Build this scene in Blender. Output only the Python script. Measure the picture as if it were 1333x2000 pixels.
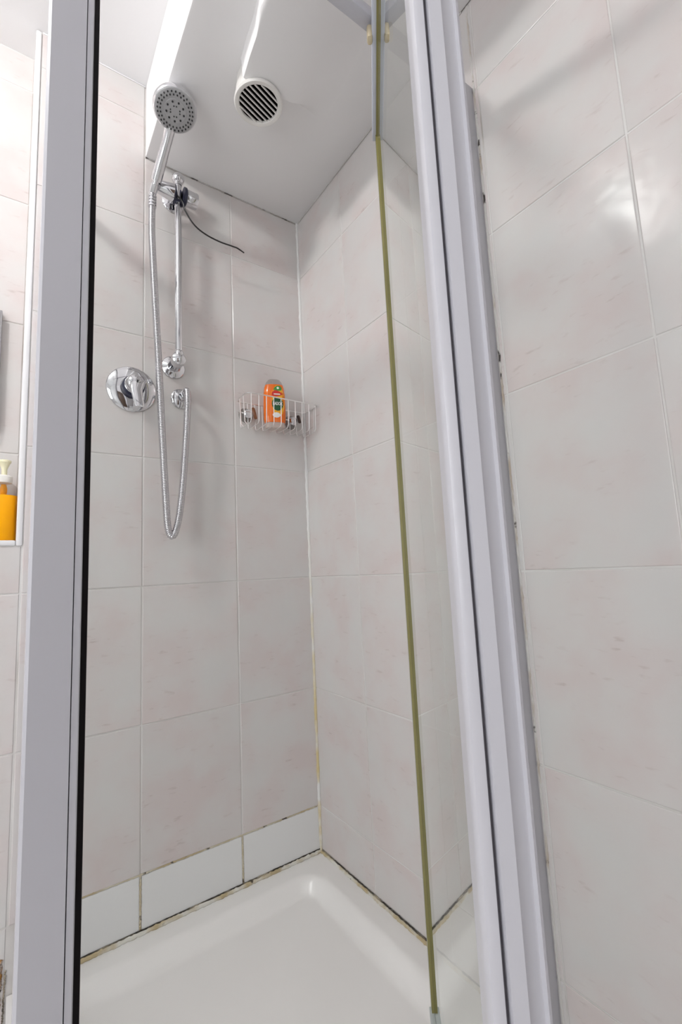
import bpy, bmesh, math, random
from mathutils import Vector, Matrix, Quaternion
random.seed(7)
for o in list(bpy.data.objects): bpy.data.objects.remove(o, do_unlink=True)
S = bpy.context.scene
COL = S.collection
PI = math.pi

# ------------------------------------------------------------------ camera
def setup_camera():
    f, yaw, pitch, roll = 897.66, 0.6136, 0.1250, -0.0483
    pos = Vector((-0.7438, -1.2358, 0.8002))
    F = Vector((math.sin(yaw)*math.cos(pitch), math.cos(yaw)*math.cos(pitch), math.sin(pitch)))
    R = Vector((math.cos(yaw), -math.sin(yaw), 0)); U = R.cross(F)
    R2 = math.cos(roll)*R + math.sin(roll)*U
    U2 = -math.sin(roll)*R + math.cos(roll)*U
    cd = bpy.data.cameras.new('camera'); cd.sensor_fit = 'VERTICAL'
    cd.sensor_height = 36.0; cd.sensor_width = 24.0
    cd.lens = f/2000*36.0; cd.clip_start = 0.01
    co = bpy.data.objects.new('camera', cd); COL.objects.link(co)
    m = Matrix((R2, U2, -F)).transposed().to_4x4(); m.translation = pos
    co.matrix_world = m
    S.camera = co
setup_camera()
# ------------------------------------------------------------------ world, exposure
w = bpy.data.worlds.new('world'); S.world = w; w.use_nodes = True
w.node_tree.nodes['Background'].inputs[0].default_value = (0.9, 0.93, 1, 1)
w.node_tree.nodes['Background'].inputs[1].default_value = 0.3
S.view_settings.view_transform = 'Standard'; S.view_settings.look = 'None'
S.view_settings.gamma = 1; S.view_settings.use_curve_mapping = False
S.view_settings.exposure = 0.25
LAMP_POS = (-1.25, -0.52, 2.205)      # the bathroom's ceiling spotlight
LAMP_STRENGTH = 142.0
FILL_STRENGTH = 4.8                 # added glowing pane on the left wall, unseen fill light

# ------------------------------------------------------------------ materials
def mat(name, col=(0.8,0.8,0.8), rough=0.5, metal=0.0, **kw):
    m = bpy.data.materials.new(name); m.use_nodes = True
    b = m.node_tree.nodes['Principled BSDF']
    b.inputs['Base Color'].default_value = (*col, 1)
    b.inputs['Roughness'].default_value = rough
    b.inputs['Metallic'].default_value = metal
    for k, v in kw.items():
        b.inputs[k.replace('_', ' ')].default_value = v
    return m
def nodes(m): return m.node_tree.nodes, m.node_tree.links, m.node_tree.nodes['Principled BSDF']
def ramp(N, stops):
    r = N.new('ShaderNodeValToRGB'); e = r.color_ramp.elements
    while len(e) < len(stops): e.new(0.5)
    for i, (p, c) in enumerate(stops): e[i].position = p; e[i].color = (*c, 1)
    return r
def mixc(N, L, fac, a, b, mode='MIX'):
    x = N.new('ShaderNodeMix'); x.data_type = 'RGBA'; x.blend_type = mode
    if isinstance(fac, (int, float)): x.inputs[0].default_value = fac
    else: L.new(fac, x.inputs[0])
    for i, v in ((6, a), (7, b)):
        if isinstance(v, tuple): x.inputs[i].default_value = (*v, 1)
        else: L.new(v, x.inputs[i])
    return x.outputs[2]

def tile_material():
    m = mat('mottled_pink_tile', rough=0.22); N, L, b = nodes(m)
    tc = N.new('ShaderNodeTexCoord'); oi = N.new('ShaderNodeObjectInfo')
    mul = N.new('ShaderNodeVectorMath'); mul.operation = 'SCALE'; mul.inputs[3].default_value = 37.0
    cb = N.new('ShaderNodeCombineXYZ')
    for i in range(3): L.new(oi.outputs['Random'], cb.inputs[i])
    L.new(cb.outputs[0], mul.inputs[0])
    ad = N.new('ShaderNodeVectorMath'); ad.operation = 'ADD'
    L.new(tc.outputs['Object'], ad.inputs[0]); L.new(mul.outputs[0], ad.inputs[1])
    n1 = N.new('ShaderNodeTexNoise'); n1.inputs['Scale'].default_value = 9; n1.inputs['Detail'].default_value = 3; n1.inputs['Roughness'].default_value = 0.5
    L.new(ad.outputs[0], n1.inputs['Vector'])
    r1 = ramp(N, [(0.34, (0.672, 0.655, 0.640)), (0.50, (0.676, 0.638, 0.623)), (0.68, (0.670, 0.598, 0.583))])
    L.new(n1.outputs['Fac'], r1.inputs[0])
    # fine brushed flecks running up the diagonal
    mp = N.new('ShaderNodeMapping'); mp.inputs['Rotation'].default_value = (0.0, 0.7, 0.0); mp.inputs['Scale'].default_value = (30, 30, 110)
    L.new(ad.outputs[0], mp.inputs[0])
    n2 = N.new('ShaderNodeTexNoise'); n2.inputs['Scale'].default_value = 1.0; n2.inputs['Detail'].default_value = 3
    L.new(mp.outputs[0], n2.inputs['Vector'])
    r2 = ramp(N, [(0.62, (0, 0, 0)), (0.74, (1, 1, 1))])
    L.new(n2.outputs['Fac'], r2.inputs[0])
    n3 = N.new('ShaderNodeTexNoise'); n3.inputs['Scale'].default_value = 9
    L.new(ad.outputs[0], n3.inputs['Vector'])
    r3 = ramp(N, [(0.46, (0, 0, 0)), (0.64, (0.8, 0.8, 0.8))]); L.new(n3.outputs['Fac'], r3.inputs[0])
    mm = N.new('ShaderNodeMath'); mm.operation = 'MULTIPLY'
    L.new(r2.outputs[0], mm.inputs[0]); L.new(r3.outputs[0], mm.inputs[1])
    c = mixc(N, L, mm.outputs[0], r1.outputs[0], (0.560, 0.485, 0.465))
    # each tile fired a touch differently
    mr = N.new('ShaderNodeMapRange'); mr.inputs[3].default_value = 0.98; mr.inputs[4].default_value = 1.02
    L.new(oi.outputs['Random'], mr.inputs[0])
    hsv = N.new('ShaderNodeHueSaturation'); L.new(mr.outputs[0], hsv.inputs['Value']); L.new(c, hsv.inputs['Color'])
    L.new(hsv.outputs[0], b.inputs['Base Color'])
    # glaze ripples
    n4 = N.new('ShaderNodeTexNoise'); n4.inputs['Scale'].default_value = 14; n4.inputs['Detail'].default_value = 2
    L.new(ad.outputs[0], n4.inputs['Vector'])
    bp = N.new('ShaderNodeBump'); bp.inputs['Strength'].default_value = 0.28; bp.inputs['Distance'].default_value = 0.004
    L.new(n4.outputs['Fac'], bp.inputs['Height']); L.new(bp.outputs[0], b.inputs['Normal'])
    nr = N.new('ShaderNodeMapRange'); nr.inputs[3].default_value = 0.14; nr.inputs[4].default_value = 0.24
    L.new(n1.outputs['Fac'], nr.inputs[0]); L.new(nr.outputs[0], b.inputs['Roughness'])
    b.inputs['Specular IOR Level'].default_value = 0.45
    return m

def dirty_caulk(name, clean, stain, dark, sc=18, lo=0.45, darklo=0.62, height_fade=False):
    m = mat(name, clean, 0.4); N, L, b = nodes(m)
    tc = N.new('ShaderNodeTexCoord')
    n = N.new('ShaderNodeTexNoise'); n.inputs['Scale'].default_value = sc; n.inputs['Detail'].default_value = 5
    L.new(tc.outputs['Object'], n.inputs['Vector'])
    r = ramp(N, [(lo, (0, 0, 0)), (lo+0.15, (1, 1, 1))]); L.new(n.outputs['Fac'], r.inputs[0])
    fac = r.outputs[0]
    if height_fade:
        sx = N.new('ShaderNodeSeparateXYZ'); L.new(tc.outputs['Object'], sx.inputs[0])
        mr = N.new('ShaderNodeMapRange'); mr.inputs[1].default_value = 0.95; mr.inputs[2].default_value = 0.35
        L.new(sx.outputs[2], mr.inputs[0])
        mu = N.new('ShaderNodeMath'); mu.operation = 'MULTIPLY'; L.new(fac, mu.inputs[0]); L.new(mr.outputs[0], mu.inputs[1]); fac = mu.outputs[0]
    c = mixc(N, L, fac, clean, stain)
    n2 = N.new('ShaderNodeTexNoise'); n2.inputs['Scale'].default_value = sc*2.7; n2.inputs['Detail'].default_value = 4
    L.new(tc.outputs['Object'], n2.inputs['Vector'])
    r2 = ramp(N, [(darklo, (0, 0, 0)), (darklo+0.05, (1, 1, 1))]); L.new(n2.outputs['Fac'], r2.inputs[0])
    c = mixc(N, L, r2.outputs[0], c, dark)
    L.new(c, b.inputs['Base Color'])
    return m

def grout_material():
    m = mat('white_grout', (0.80, 0.79, 0.77), 0.7); N, L, b = nodes(m)
    tc = N.new('ShaderNodeTexCoord')
    n = N.new('ShaderNodeTexNoise'); n.inputs['Scale'].default_value = 5; n.inputs['Detail'].default_value = 5
    L.new(tc.outputs['Object'], n.inputs['Vector'])
    r = ramp(N, [(0.35, (0.75, 0.735, 0.72)), (0.60, (0.66, 0.635, 0.61)), (0.74, (0.50, 0.46, 0.42))]); L.new(n.outputs['Fac'], r.inputs[0])
    L.new(r.outputs[0], b.inputs['Base Color']); return m

def plaster(name, col, bump=0.15, sc=30):
    m = mat(name, col, 0.55); N, L, b = nodes(m)
    tc = N.new('ShaderNodeTexCoord')
    n = N.new('ShaderNodeTexNoise'); n.inputs['Scale'].default_value = sc; n.inputs['Detail'].default_value = 4
    L.new(tc.outputs['Object'], n.inputs['Vector'])
    bp = N.new('ShaderNodeBump'); bp.inputs['Strength'].default_value = bump; bp.inputs['Distance'].default_value = 0.01
    L.new(n.outputs['Fac'], bp.inputs['Height']); L.new(bp.outputs[0], b.inputs['Normal'])
    return m

def clear_glass(name, tint, ior=1.5, double=True):
    m = bpy.data.materials.new(name); m.use_nodes = True
    N, L = m.node_tree.nodes, m.node_tree.links
    N.clear()
    out = N.new('ShaderNodeOutputMaterial')
    tr = N.new('ShaderNodeBsdfTransparent'); tr.inputs[0].default_value = (*tint, 1)
    gl = N.new('ShaderNodeBsdfGlossy'); gl.inputs['Roughness'].default_value = 0.0; gl.inputs[0].default_value = (0.96, 0.98, 0.965, 1)
    fr = N.new('ShaderNodeFresnel'); fr.inputs[0].default_value = ior
    geo = N.new('ShaderNodeNewGeometry')
    # both surfaces of the pane: 2F/(1+F), counted once on the outward face
    a = N.new('ShaderNodeMath'); a.operation = 'MULTIPLY'; a.inputs[1].default_value = 2.0; L.new(fr.outputs[0], a.inputs[0])
    d = N.new('ShaderNodeMath'); d.operation = 'ADD'; d.inputs[1].default_value = 1.0; L.new(fr.outputs[0], d.inputs[0])
    q = N.new('ShaderNodeMath'); q.operation = 'DIVIDE'; L.new(a.outputs[0], q.inputs[0]); L.new(d.outputs[0], q.inputs[1])
    nb = N.new('ShaderNodeMath'); nb.operation = 'SUBTRACT'; nb.inputs[0].default_value = 1.0; L.new(geo.outputs['Backfacing'], nb.inputs[1])
    k = N.new('ShaderNodeMath'); k.operation = 'MULTIPLY'; L.new((q if double else fr).outputs[0], k.inputs[0]); L.new(nb.outputs[0], k.inputs[1])
    mx = N.new('ShaderNodeMixShader'); L.new(k.outputs[0], mx.inputs[0]); L.new(tr.outputs[0], mx.inputs[1]); L.new(gl.outputs[0], mx.inputs[2])
    L.new(mx.outputs[0], out.inputs[0]); return m

M = {}
M['tile'] = tile_material()
M['grout'] = grout_material()
M['strip'] = mat('white_strip_tile', (0.80, 0.80, 0.795), 0.2)
M['paint'] = plaster('white_ceiling_paint', (0.88, 0.875, 0.88), 0.08)
M['plaster'] = plaster('white_bulkhead_paint', (0.90, 0.89, 0.89), 0.10, 14)
M['alu'] = mat('white_powder_coat', (0.51, 0.505, 0.54), 0.30)
M['alu_in'] = mat('grey_slot', (0.16, 0.15, 0.17), 0.5)
M['black'] = mat('black_rubber', (0.006, 0.004, 0.0045), 0.6, Specular_IOR_Level=0.15)
M['glass'] = clear_glass('shower_glass', (0.945, 0.957, 0.950), 1.58)
M['edge'] = mat('olive_edge_seal', (0.23, 0.205, 0.075), 0.25)
M['edgedark'] = mat('dark_glass_arris', (0.22, 0.20, 0.06), 0.25)
M['seal'] = mat('pale_plastic_seal', (0.60, 0.63, 0.72), 0.3)
M['softseal'] = mat('clear_grey_drip_seal', (0.55, 0.60, 0.60), 0.3)
M['chrome'] = mat('chrome', (0.70, 0.70, 0.72), 0.06, 1.0)
M['steel'] = mat('steel_wire', (0.90, 0.89, 0.88), 0.28, 1.0)
M['hose'] = mat('steel_hose', (0.62, 0.61, 0.63), 0.22, 1.0)
M['face'] = mat('grey_spray_face', (0.44, 0.44, 0.45), 0.35, 0.3)
M['nozzle'] = mat('black_nozzle', (0.02, 0.02, 0.022), 0.5)
M['navy'] = mat('navy_plastic', (0.02, 0.022, 0.05), 0.3)
M['zip'] = mat('black_nylon', (0.010, 0.008, 0.008), 0.4)
M['acrylic'] = mat('white_acrylic', (0.885, 0.865, 0.845), 0.22)
M['caulk'] = dirty_caulk('stained_sealant', (0.74, 0.72, 0.66), (0.52, 0.42, 0.25), (0.05, 0.035, 0.02), 16, 0.42, 0.66)
M['caulkv'] = dirty_caulk('corner_sealant', (0.80, 0.79, 0.78), (0.66, 0.54, 0.29), (0.12, 0.09, 0.05), 9, 0.40, 0.74, True)
M['mould'] = dirty_caulk('mould_line', (0.035, 0.028, 0.02), (0.42, 0.36, 0.27), (0.01, 0.008, 0.006), 13, 0.50, 0.60)
M['joint'] = dirty_caulk('yellowed_joint', (0.62, 0.57, 0.46), (0.48, 0.39, 0.24), (0.06, 0.045, 0.03), 14, 0.4, 0.58)
M['vent'] = mat('white_vent_plastic', (0.82, 0.80, 0.77), 0.35)
M['duct_shade'] = mat('dark_duct', (0.05, 0.038, 0.025), 0.9)  # dark colour stands in for the shade inside the duct
M['trim'] = mat('white_pvc_trim', (0.85, 0.84, 0.85), 0.25)
M['orange'] = mat('orange_shower_gel', (0.86, 0.165, 0.004), 0.16, Coat_Weight=0.3, Emission_Strength=0.0)
M['clear'] = clear_glass('clear_plastic', (0.93, 0.93, 0.92), 1.45, False)
M['pinkcap'] = mat('milky_cap', (0.78, 0.66, 0.60), 0.3, Alpha=0.55)
M['green'] = mat('dark_green_print', (0.012, 0.085, 0.030), 0.3)
M['lime'] = mat('green_leaf_print', (0.06, 0.28, 0.05), 0.3)
M['red'] = mat('red_print', (0.62, 0.03, 0.025), 0.3)
M['yellow'] = mat('yellow_print', (0.88, 0.42, 0.02), 0.3)
M['white'] = mat('white_print', (0.85, 0.83, 0.80), 0.4)
M['soap'] = mat('amber_soap', (1.0, 0.43, 0.0), 0.3, Specular_IOR_Level=0.25)
M['pump'] = mat('cream_pump', (0.88, 0.83, 0.58), 0.3)
M['pumpw'] = mat('white_collar', (0.86, 0.84, 0.80), 0.35)
M['brown'] = mat('brown_plastic_hook', (0.22, 0.085, 0.035), 0.35)
M['cup'] = clear_glass('clear_suction_cup', (0.82, 0.81, 0.80), 1.45, False)
M['darkbrown'] = mat('dark_brown_hook', (0.05, 0.025, 0.018), 0.35)
M['reflection_dark'] = mat('dark_reflection_door', (0.10, 0.065, 0.045), 0.35)  # for the unseen door added as a dark reflection
M['vinyl'] = mat('pale_floor_vinyl', (0.80, 0.79, 0.775), 0.4)
M['brass'] = mat('cream_brass_pivot', (0.62, 0.53, 0.36), 0.3, 0.4)
M['greyframe'] = mat('grey_panel_frame', (0.36, 0.35, 0.36), 0.3, 0.4)
M['mirror'] = mat('mirror_silver', (0.8, 0.8, 0.8), 0.02, 1.0)
M['doorpaint'] = mat('white_door_paint', (0.72, 0.71, 0.70), 0.4)
M['rust'] = dirty_caulk('rusty_joint', (0.52, 0.46, 0.42), (0.30, 0.14, 0.03), (0.03, 0.02, 0.015), 40, 0.42, 0.58)

# ------------------------------------------------------------------ mesh helpers
def link(name, bm, m, parent=None, smooth=False, ms=None):
    me = bpy.data.meshes.new(name)
    bmesh.ops.recalc_face_normals(bm, faces=bm.faces)
    bm.to_mesh(me); bm.free()
    for x in (ms or [m]): me.materials.append(x)
    if smooth:
        for p in me.polygons: p.use_smooth = True
        try: me.set_sharp_from_angle(angle=math.radians(38))
        except Exception: pass
    o = bpy.data.objects.new(name, me); COL.objects.link(o)
    if parent: o.parent = parent; o.matrix_parent_inverse = parent.matrix_world.inverted() if False else Matrix.Identity(4)
    return o
def tag(o, label, cat=None, group=None, kind=None):
    o['label'] = label
    if cat: o['category'] = cat
    if group: o['group'] = group
    if kind: o['kind'] = kind
    return o
def thing(name, label, cat, group=None, loc=(0,0,0)):
    o = bpy.data.objects.new(name, None); COL.objects.link(o); o.empty_display_size = 0.05
    o.location = loc
    return tag(o, label, cat, group)
def box(bm, x0, x1, y0, y1, z0, z1, bev=0.0, seg=2):
    r = bmesh.ops.create_cube(bm, size=1.0)
    for v in r['verts']:
        v.co = Vector((x0 + (v.co.x+0.5)*(x1-x0), y0 + (v.co.y+0.5)*(y1-y0), z0 + (v.co.z+0.5)*(z1-z0)))
    if bev > 0:
        es = list({e for v in r['verts'] for e in v.link_edges})
        bmesh.ops.bevel(bm, geom=es, offset=bev, segments=seg, profile=0.5, affect='EDGES')
def boxo(name, m, parent, *a, bev=0.0):
    bm = bmesh.new(); box(bm, *a, bev=bev); return link(name, bm, m, parent, smooth=bev > 0)
def frame_from(d):
    d = d.normalized(); up = Vector((0, 0, 1)) if abs(d.z) < 0.9 else Vector((1, 0, 0))
    a = up.cross(d).normalized(); return a, d.cross(a)
def lathe(bm, prof, origin, axis, seg=32, cap=True):
    """prof: list of (radius, distance along axis)"""
    origin = Vector(origin); axis = Vector(axis).normalized(); a, b = frame_from(axis)
    rings = []
    for r, h in prof:
        c = origin + axis*h
        if r < 1e-6: rings.append([bm.verts.new(c)])
        else: rings.append([bm.verts.new(c + a*(r*math.cos(2*PI*i/seg)) + b*(r*math.sin(2*PI*i/seg))) for i in range(seg)])
    for p, q in zip(rings, rings[1:]):
        for i in range(seg):
            j = (i+1) % seg
            if len(p) == 1 and len(q) == 1: continue
            if len(p) == 1: bm.faces.new((p[0], q[i], q[j]))
            elif len(q) == 1: bm.faces.new((p[i], q[0], p[j]))
            else: bm.faces.new((p[i], q[i], q[j], p[j]))
    if cap:
        if len(rings[0]) > 1: bm.faces.new(rings[0][::-1])
        if len(rings[-1]) > 1: bm.faces.new(rings[-1])
def catmull(pts, n):
    P = [Vector(p) for p in pts]; P = [2*P[0]-P[1]] + P + [2*P[-1]-P[-2]]
    out = []
    for i in range(1, len(P)-2):
        for k in range(n):
            t = k/n
            out.append(0.5*((2*P[i]) + (-P[i-1]+P[i+1])*t + (2*P[i-1]-5*P[i]+4*P[i+1]-P[i+2])*t*t + (-P[i-1]+3*P[i]-3*P[i+1]+P[i+2])*t**3))
    out.append(P[-2].copy()); return out
def tube(bm, pts, rad, seg=10, closed=False, flat=1.0):
    P = [Vector(p) for p in pts]; n = len(P)
    T = []
    for i in range(n):
        if closed: T.append((P[(i+1) % n]-P[i-1]).normalized())
        else: T.append((P[min(i+1, n-1)]-P[max(i-1, 0)]).normalized())
    a, b = frame_from(T[0]); rings = []
    for i in range(n):
        if i > 0:
            q = T[i-1].rotation_difference(T[i]); a = q @ a
            a = (a - T[i]*a.dot(T[i])).normalized(); 
        b = T[i].cross(a)
        r = rad[i] if isinstance(rad, (list, tuple)) else rad
        rings.append([bm.verts.new(P[i] + a*(r*math.cos(2*PI*k/seg)) + b*(r*flat*math.sin(2*PI*k/seg))) for k in range(seg)])
    m = n if closed else n-1
    for i in range(m):
        p, q = rings[i], rings[(i+1) % n]
        for k in range(seg):
            j = (k+1) % seg; bm.faces.new((p[k], q[k], q[j], p[j]))
    if not closed:
        bm.faces.new(rings[0][::-1]); bm.faces.new(rings[-1])
def prism(bm, poly, z0, z1):
    lo = [bm.verts.new((x, y, z0)) for x, y in poly]; hi = [bm.verts.new((x, y, z1)) for x, y in poly]
    n = len(poly)
    bm.faces.new(lo[::-1]); bm.faces.new(hi)
    for i in range(n): bm.faces.new((lo[i], lo[(i+1) % n], hi[(i+1) % n], hi[i]))

# ------------------------------------------------------------------ tiles
TILE = {}
def tile_mesh(w, h, m, key):
    k = (round(w, 4), round(h, 4), key)
    if k in TILE: return TILE[k]
    bm = bmesh.new(); c = 0.0016; t = 0.007
    def ring(ins, y): return [bm.verts.new((sx*(w/2-ins), y, sz*(h/2-ins))) for sx, sz in ((-1,-1), (1,-1), (1,1), (-1,1))]
    a = ring(0, t); b = ring(0, 0.0009); f = ring(c*0.45, 0.00025); g = ring(c, 0)
    for p, q in ((a, b), (b, f), (f, g)):
        for i in range(4): bm.faces.new((p[i], p[(i+1) % 4], q[(i+1) % 4], q[i]))
    bm.faces.new(g); bm.faces.new(a[::-1])
    bmesh.ops.recalc_face_normals(bm, faces=bm.faces)
    me = bpy.data.meshes.new('tile'); bm.to_mesh(me); bm.free(); me.materials.append(m)
    TILE[k] = me; return me
def lay_tiles(parent, plane, off, us, zs, m, key='t', gap=0.003, name='tile'):
    """plane 'A': face looks to -y at y=off, us are x joints; plane 'B': face looks to -x at x=off, us are y joints"""
    for u0, u1 in zip(us, us[1:]):
        for z0, z1 in zip(zs, zs[1:]):
            w_, h_ = abs(u1-u0)-gap, (z1-z0)-gap
            o = bpy.data.objects.new(name, tile_mesh(w_, h_, m, key)); COL.objects.link(o)
            d = random.uniform(-0.0003, 0.0003); uc = (u0+u1)/2; zc = (z0+z1)/2
            jr = lambda: random.uniform(-0.0012, 0.0012)
            if plane == 'A':
                o.location = (uc, off+d, zc); o.rotation_euler = (jr(), jr()*0.8, jr())
            else:
                o.location = (off+d, uc, zc); o.rotation_euler = (jr(), jr()*0.8, -PI/2 + jr())
            o.parent = parent

T0 = 0.1225; RH = 0.33
ROWS = [T0 + RH*k for k in range(7)]          # .1225 ... 2.1025
CEIL = 2.205; BOXZ = 1.978; FLOOR = -0.16
XA = [-0.2394, -0.4899, -0.7404, -0.9909, -1.2414, -1.4919, -1.7424, -1.9929, -2.2434]
YB = [-0.2484, -0.4950, -0.7415, -0.9882, -1.2350, -1.4817, -1.7285, -1.9750, -2.2217]
XL, YF = -2.30, -2.30                          # far sides of the bathroom

# back wall (behind the fittings)
bm = bmesh.new()
box(bm, -0.742, 0.12, 0.0013, 0.25, FLOOR, CEIL)
box(bm, XL, -0.742, 0.0013, 0.25, FLOOR, 0.893)
box(bm, XL, -0.742, 0.0863, 0.25, 0.893, CEIL)
wall_back = tag(link('wall_back', bm, M['grout']), 'tiled back wall behind the shower mixer and rail', 'wall', kind='structure')
lay_tiles(wall_back, 'A', 0, [-0.739] + XA[1::-1] + [-0.001], ROWS[:5] + [ROWS[5]], M['tile'])
lay_tiles(wall_back, 'A', 0, [XA[1], XA[0], -0.001], [ROWS[5], BOXZ], M['tile'])
lay_tiles(wall_back, 'A', 0, [-0.739, XA[1]], [ROWS[5], ROWS[6], CEIL], M['tile'])
lay_tiles(wall_back, 'A', 0, [-0.726, XA[1], XA[0], -0.001], [0.004, ROWS[0]], M['strip'], 's', 0.0045)
lay_tiles(wall_back, 'A', 0, XA[6:1:-1], [FLOOR, ROWS[0], ROWS[1], ROWS[2], 0.886], M['tile'])
lay_tiles(wall_back, 'A', 0.085, XA[6:2:-1] + [-0.752], [0.905, ROWS[3], ROWS[4], ROWS[5], ROWS[6], CEIL], M['tile'])
# right wall
bm = bmesh.new(); box(bm, 0.0013, 0.25, YF, 0.12, FLOOR, CEIL)
wall_right = tag(link('wall_right', bm, M['grout']), 'tiled right wall running from the shower corner past the door', 'wall', kind='structure')
lay_tiles(wall_right, 'B', 0, [-0.001] + YB, ROWS[:6], M['tile'])
lay_tiles(wall_right, 'B', 0, [-0.001] + YB, [ROWS[5], BOXZ], M['tile'])
lay_tiles(wall_right, 'B', 0, [-0.001] + YB[:3], [0.004, ROWS[0]], M['tile'])
lay_tiles(wall_right, 'B', 0, YB[2:], [FLOOR, ROWS[0]], M['tile'])
# unseen sides of the room
bm = bmesh.new(); box(bm, XL-0.15, XL, YF, 0.25, FLOOR, CEIL)
tag(link('wall_left', bm, M['paint']), 'white painted left wall of the bathroom', 'wall', kind='structure')
bm = bmesh.new(); box(bm, XL-0.15, 0.25, YF-0.15, YF, FLOOR, CEIL)
tag(link('wall_front', bm, M['paint']), 'white painted wall behind the viewer', 'wall', kind='structure')
bm = bmesh.new(); box(bm, XL-0.15, 0.25, YF-0.15, 0.25, FLOOR-0.1, FLOOR)
tag(link('floor', bm, M['vinyl']), 'pale grey vinyl bathroom floor', 'floor', kind='structure')
bm = bmesh.new(); box(bm, XL-0.15, 0.25, YF-0.15, 0.25, CEIL, CEIL+0.1)
tag(link('ceiling', bm, M['paint']), 'white painted ceiling above the bulkhead side', 'ceiling', kind='structure')
# bulkhead boxing above the shower
bm = bmesh.new(); box(bm, -0.4885, 0.0, YF, 0.0, BOXZ, CEIL, bev=0.004)
bulk = tag(link('ceiling_bulkhead', bm, M['plaster'], smooth=True), 'white boxed-in bulkhead lowering the ceiling over the shower', 'bulkhead', kind='structure')
# plastered duct cover under the bulkhead: steep on the lamp side, feathering out to the right
def duct_cover():
    bm = bmesh.new(); rows = []
    n = 26
    for i in range(n+1):
        s = i/n; y = -0.384 - s*1.2
        wob = 0.0016*math.sin(s*37) + 0.0012*math.sin(s*83+1) + random.uniform(-0.0005, 0.0005)
        base = -0.3615 - 0.115*s*1.2 + wob
        hgt = 0.052
        prof = [(base-0.002, 0.0), (base, -0.010), (base+0.0005+wob*0.5, -hgt+0.004), (base+0.003, -hgt+0.001), (base+0.010, -hgt),
                (base+0.085, -hgt+0.004), (base+0.130, -hgt+0.014), (base+0.175, -0.018), (base+0.22, -0.004), (base+0.245, 0.0)]
        rows.append([bm.verts.new((x, y, BOXZ+z+(0.0004 if z == 0 else 0))) for x, z in prof])
    for p, q in zip(rows, rows[1:]):
        for k in range(len(p)-1): bm.faces.new((p[k], p[k+1], q[k+1], q[k]))
    # sloping end towards the vent
    e = [bm.verts.new((v.co.x*1.0, v.co.y + 0.004 + 0.03*min(1, max(0, (k-3)/6)), BOXZ+0.0004)) for k, v in enumerate(rows[0])]
    for k in range(len(e)-1): bm.faces.new((e[k], e[k+1], rows[0][k+1], rows[0][k]))
    return link('duct_cover', bm, M['plaster'], bulk, smooth=True)
duct_cover()

# ------------------------------------------------------------------ trims, ledge, sealant
def trim(name, label, m, *b, bev=0.004):
    bm = bmesh.new(); box(bm, *b, bev=bev)
    return tag(link(name, bm, m, smooth=True), label, 'trim', kind='structure')
trim('trim_1', 'white corner bead running up beside the recess', M['trim'], -0.7515, -0.7390, -0.0035, 0.02, 0.886, CEIL-0.002)
trim('trim_2', 'white edging strip along the front of the recess ledge', M['trim'], XL, -0.7515, -0.0035, 0.012, 0.886, 0.899)
trim('trim_3', 'white tiled ledge under the soap bottle', M['strip'], XL, -0.7520, 0.012, 0.0852, 0.893, 0.8995, bev=0.001)
def bead(name, label, pts, r, m, jitter=0.0008, n=14):
    P = catmull(pts, n); P = [p + Vector((random.uniform(-1,1), random.uniform(-1,1), random.uniform(-1,1)))*jitter for p in P]
    bm = bmesh.new(); tube(bm, P, [r*random.uniform(0.75, 1.2) for _ in P], 8)
    return tag(link(name, bm, m, smooth=True), label, 'sealant', kind='structure')
def line(a, b, n=10): return [Vector(a).lerp(Vector(b), i/n) for i in range(n+1)]
bead('trim_4', 'yellowed sealant bead down the shower corner', line((-0.002, -0.002, 0.0), (-0.002, -0.002, BOXZ)), 0.0048, M['caulkv'], 0.0005)
bead('trim_5', 'stained sealant bead between tray and back wall', line((-0.725, -0.003, 0.001), (-0.004, -0.003, 0.001)), 0.0050, M['caulk'])
bead('trim_6', 'stained sealant bead between tray and right wall', line((-0.003, -0.004, 0.0), (-0.003, -0.70, 0.0)), 0.0042, M['caulk'])
bead('trim_7', 'black mould line along the tray at the back wall', line((-0.725, -0.0015, 0.0062), (-0.004, -0.0015, 0.0062)), 0.0016, M['mould'], 0.0007)
bead('trim_8', 'black mould line along the tray at the right wall', line((-0.0015, -0.010, 0.0050), (-0.0015, -0.70, 0.0050)), 0.0018, M['mould'], 0.0006)
bead('trim_9', 'cracked dark joint above the white strip tiles', line((-0.725, 0.0006, ROWS[0]), (-0.006, 0.0006, ROWS[0])), 0.0021, M['joint'], 0.0007)
bead('trim_10', 'cracked dark joint where the bulkhead meets the back wall', line((-0.487, -0.0005, BOXZ), (-0.004, -0.0005, BOXZ)), 0.0016, dirty_caulk('cracked_paint_joint', (0.62, 0.60, 0.58), (0.40, 0.36, 0.32), (0.10, 0.09, 0.08), 11, 0.45, 0.56), 0.0009)
bead('trim_11', 'thin paint line where the bulkhead meets the right wall', line((-0.0008, -0.004, BOXZ), (-0.0008, -0.72, BOXZ)), 0.0013, M['grout'], 0.0004)
for i, x in enumerate((XA[1], XA[0])):
    bead('trim_%d' % (12+i), ('yellowed upright joint between the left and middle white strip tiles', 'yellowed upright joint between the middle and right white strip tiles')[i], line((x, 0.0006, 0.006), (x, 0.0006, ROWS[0]), 5), 0.0024, M['joint'], 0.0006)
bead('trim_14', 'dirty cracked joint on the right wall beside the door profile', line((0.0002, YB[2]+0.009, 0.0), (0.0002, YB[2]+0.009, BOXZ), 24), 0.0022, dirty_caulk('spotted_joint', (0.66, 0.64, 0.61), (0.50, 0.42, 0.34), (0.05, 0.04, 0.035), 12, 0.48, 0.60), 0.0006)
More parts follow.
